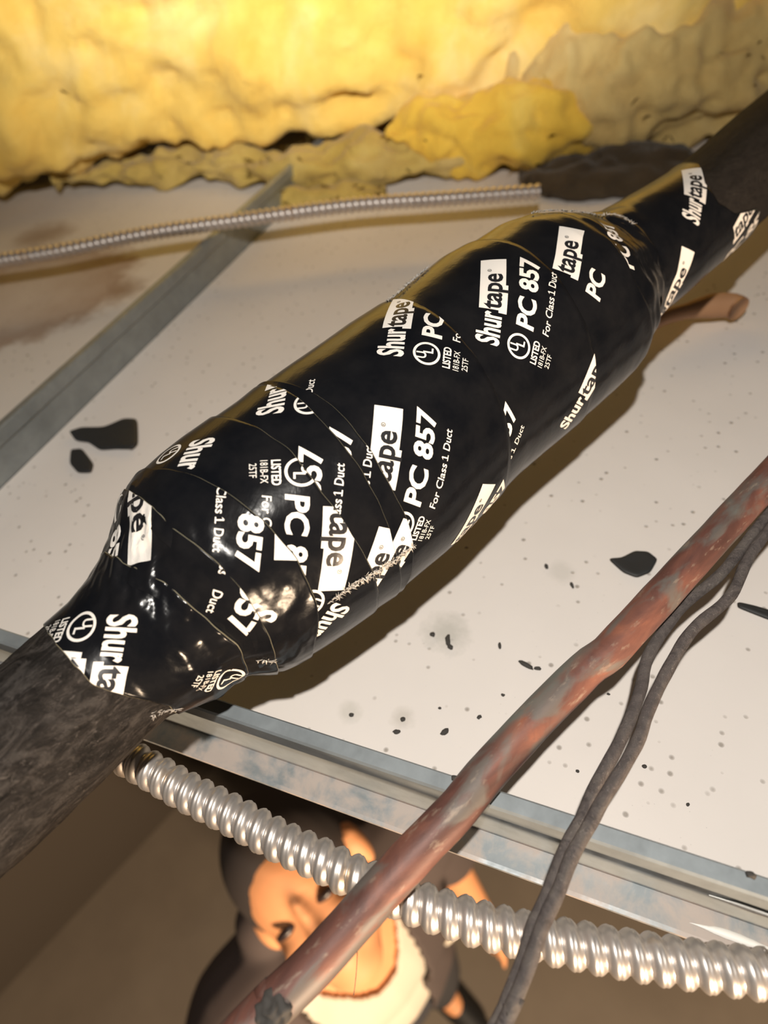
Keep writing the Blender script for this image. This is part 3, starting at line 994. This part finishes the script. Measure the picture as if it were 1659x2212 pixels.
def blob(name, shapes, mat, voxel=.008, smooth=6, cut=None):
    V = []; F = []
    for v, f in shapes:
        o_ = len(V); V += [L2W(p) for p in v]; F += [tuple(i + o_ for i in q) for q in f]
    tmp = mesh_obj('tmp', V, F, mat)
    rm = tmp.modifiers.new('r', 'REMESH'); rm.mode = 'VOXEL'; rm.voxel_size = voxel; rm.use_smooth_shade = True
    s = tmp.modifiers.new('s', 'SMOOTH'); s.iterations = smooth; s.factor = .5
    dg = bpy.context.evaluated_depsgraph_get(); dg.update()
    me = tmp.evaluated_get(dg).to_mesh()
    vs = [tuple(v.co) for v in me.vertices]; fs = [tuple(p.vertices) for p in me.polygons]
    bpy.data.objects.remove(tmp)
    if cut is not None:
        loc = [((np.array(v) - feet) @ LT, (np.array(v) - feet) @ FW, v[2]) for v in vs]
        fs = [q for q in fs if not all(cut(*loc[i]) for i in q)]
        used = sorted({i for q in fs for i in q}); mp = {i: n for n, i in enumerate(used)}
        vs = [vs[i] for i in used]; fs = [tuple(mp[i] for i in q) for q in fs]
    o = mesh_obj(name, vs, fs, mat, person)
    if cut is not None:
        so = o.modifiers.new('thick', 'SOLIDIFY'); so.thickness = .006
    return o

M_SKIN = simple_mat('skin', (.80, .37, .17), .6)
M_HAIR = simple_mat('dark_hair', (.055, .045, .042), .7)
M_JACKET = simple_mat('plum_grey_jacket', (.085, .066, .062), .85)
M_SHIRT = simple_mat('cream_shirt', (.66, .60, .50), .8)
M_TROUS = simple_mat('dark_trousers', (.04, .04, .045), .85)
M_SHOE = simple_mat('black_shoes', (.02, .02, .02), .5)
M_EYE = simple_mat('dark_eye', (.03, .02, .02), .3)

tilt = math.radians(52)                          # head thrown back
cT, sT = math.cos(tilt), math.sin(tilt)
HC = np.array([0., .0, 1.60])
HY = math.radians(-14)
RH = np.array([[1, 0, 0], [0, cT, -sT], [0, sT, cT]]) @ np.array([[math.cos(HY), math.sin(HY), 0], [-math.sin(HY), math.cos(HY), 0], [0, 0, 1]])      # rotate face (forward) upward
def hd(p): return HC + RH @ np.array(p, float)             # head space: x left, y to the face, z crown
def sm_ell(c, r): 
    V, F = ellipsoid((0, 0, 0), r); return [hd(np.array(c) + v) for v in V], F
shapes = [sm_ell((0, -.015, .03), (.075, .095, .095)), sm_ell((0, .02, -.03), (.064, .070, .085)), sm_ell((0, .045, -.085), (.040, .036, .034)),
          sm_ell((0, .092, -.018), (.013, .020, .024)), sm_ell((0, .085, .012), (.009, .014, .03)),
          sm_ell((.034, .066, -.022), (.022, .02, .022)), sm_ell((-.034, .066, -.022), (.022, .02, .022)), sm_ell((0, .076, -.062), (.025, .014, .008)), sm_ell((0, .074, -.072), (.022, .014, .008)),
          sm_ell((.085, -.012, -.002), (.013, .022, .036)), sm_ell((-.076, -.012, -.005), (.011, .020, .030))]
nb = hd((0, -.03, -.06))
shapes += [capsule(nb, (0, -.02, 1.42), .056, .060), capsule((-.15, -.02, 1.37), (.15, -.02, 1.37), .062, .062),
           ellipsoid((0, 0, 1.22), (.165, .105, .23)), ellipsoid((0, 0, .98), (.155, .105, .16))]
for sx in (-1, 1):
    sh = np.array([sx*.185, -.02, 1.36]); el = np.array([sx*.235, -.01, 1.09]); wr = np.array([sx*.235, .09, .86])
    shapes += [capsule(sh, el, .052, .042), capsule(el, wr, .042, .028)]
    pc = wr + np.array([0, .02, -.045])
    shapes += [capsule(wr, pc, .028, .034)]
    for fi, (off, ln) in enumerate(((-.027, .068), (-.009, .078), (.009, .073), (.026, .058))):
        b0 = pc + np.array([0, off + .004, -.024]); b1 = b0 + np.array([-sx*.006, .004, -ln*.55]); b2 = b1 + np.array([-sx*.016, .010, -ln*.42])
        shapes += [capsule(b0, b1, .0095, .009), capsule(b1, b2, .009, .0075)]
    t0 = pc + np.array([-sx*.014, .024, .010]); t1 = t0 + np.array([-sx*.010, .030, -.022]); t2 = t1 + np.array([-sx*.008, .010, -.026])
    shapes += [capsule(t0, t1, .011, .0095), capsule(t1, t2, .0095, .008)]
    hp_ = np.array([sx*.085, 0, .92]); kn = np.array([sx*.095, .02, .50]); an = np.array([sx*.10, 0, .10])
    shapes += [capsule(hp_, kn, .080, .056), capsule(kn, an, .055, .036), capsule(an, an + np.array([0, .13, -.06]), .036, .028)]
blob('body', shapes, M_SKIN, .0065, 5)
# eyes
for sx in (-1, 1):
    V, F = ellipsoid((0, 0, 0), (.014, .006, .006), seg=14)
    V = [L2W(hd(np.array((sx*.031, .077, .012)) + v)) for v in V]
    mesh_obj('eye', V, F, M_EYE, person)
# hair: shell over crown, sides and nape
hs = [sm_ell((0, -.028, .045), (.085, .098, .100)), sm_ell((0, -.075, -.01), (.072, .05, .08)), sm_ell((.058, -.04, .02), (.03, .06, .06)), sm_ell((-.058, -.04, .02), (.03, .06, .06))]
blob('hair', hs, M_HAIR, .008, 4)
# shirt, jacket, trousers, shoes
def cut_shirt(x, y, z): return z > 1.40 and abs(x) < .08 or (z > 1.33 and abs(x) < (z - 1.30)*.75 and y > 0)
blob('shirt', [ellipsoid((0, 0, 1.22), (.178, .118, .24)), ellipsoid((0, 0, 1.0), (.17, .118, .16)), capsule((-.15, -.02, 1.36), (.15, -.02, 1.36), .075, .075)], M_SHIRT, .005, 6, cut_shirt)
js = [ellipsoid((0, -.005, 1.22), (.205, .140, .255)), ellipsoid((0, -.005, .98), (.20, .140, .18)), capsule((-.165, -.025, 1.355), (.165, -.025, 1.355), .096, .096), capsule((-.07, -.07, 1.44), (.07, -.07, 1.44), .05, .05)]
for sx in (-1, 1):
    sh = np.array([sx*.19, -.02, 1.36]); el = np.array([sx*.236, -.01, 1.13])
    js += [capsule(sh, el, .084, .072)]
    if sx < 0: js += [capsule(el, (sx*.238, .07, .90), .07, .052)]
def cut_j(x, y, z): return (y > .0 and -.085 < x + .03 < .085 + (z - 1.15)*.08) or (z > 1.40 and abs(x) < .075 and y > -.055) or z > 1.50
blob('jacket', js, M_JACKET, .006, 8, cut_j)
V, F = ellipsoid((0, 0, 0), (.026, .006, .016), seg=14)
V = [L2W(np.array((.125, .128, 1.30)) + v) for v in V]
o = mesh_obj('badge', V, F, M_SHIRT, person); o['label'] = 'small pale patch on the jacket'
ts = [ellipsoid((0, 0, .92), (.18, .125, .12))]
for sx in (-1, 1):
    ts += [capsule((sx*.085, 0, .90), (sx*.095, .02, .50), .10, .078), capsule((sx*.095, .02, .50), (sx*.10, 0, .11), .076, .064)]
blob('trousers', ts, M_TROUS, .012, 4)
for sx in (-1, 1):
    blob('shoe', [capsule((sx*.10, -.04, .055), (sx*.105, .16, .042), .052, .040)], M_SHOE, .009, 3)

# ------------------------------------------------------------------ tidy
for o in bpy.data.objects:
    if '_base' in o: del o['_base']
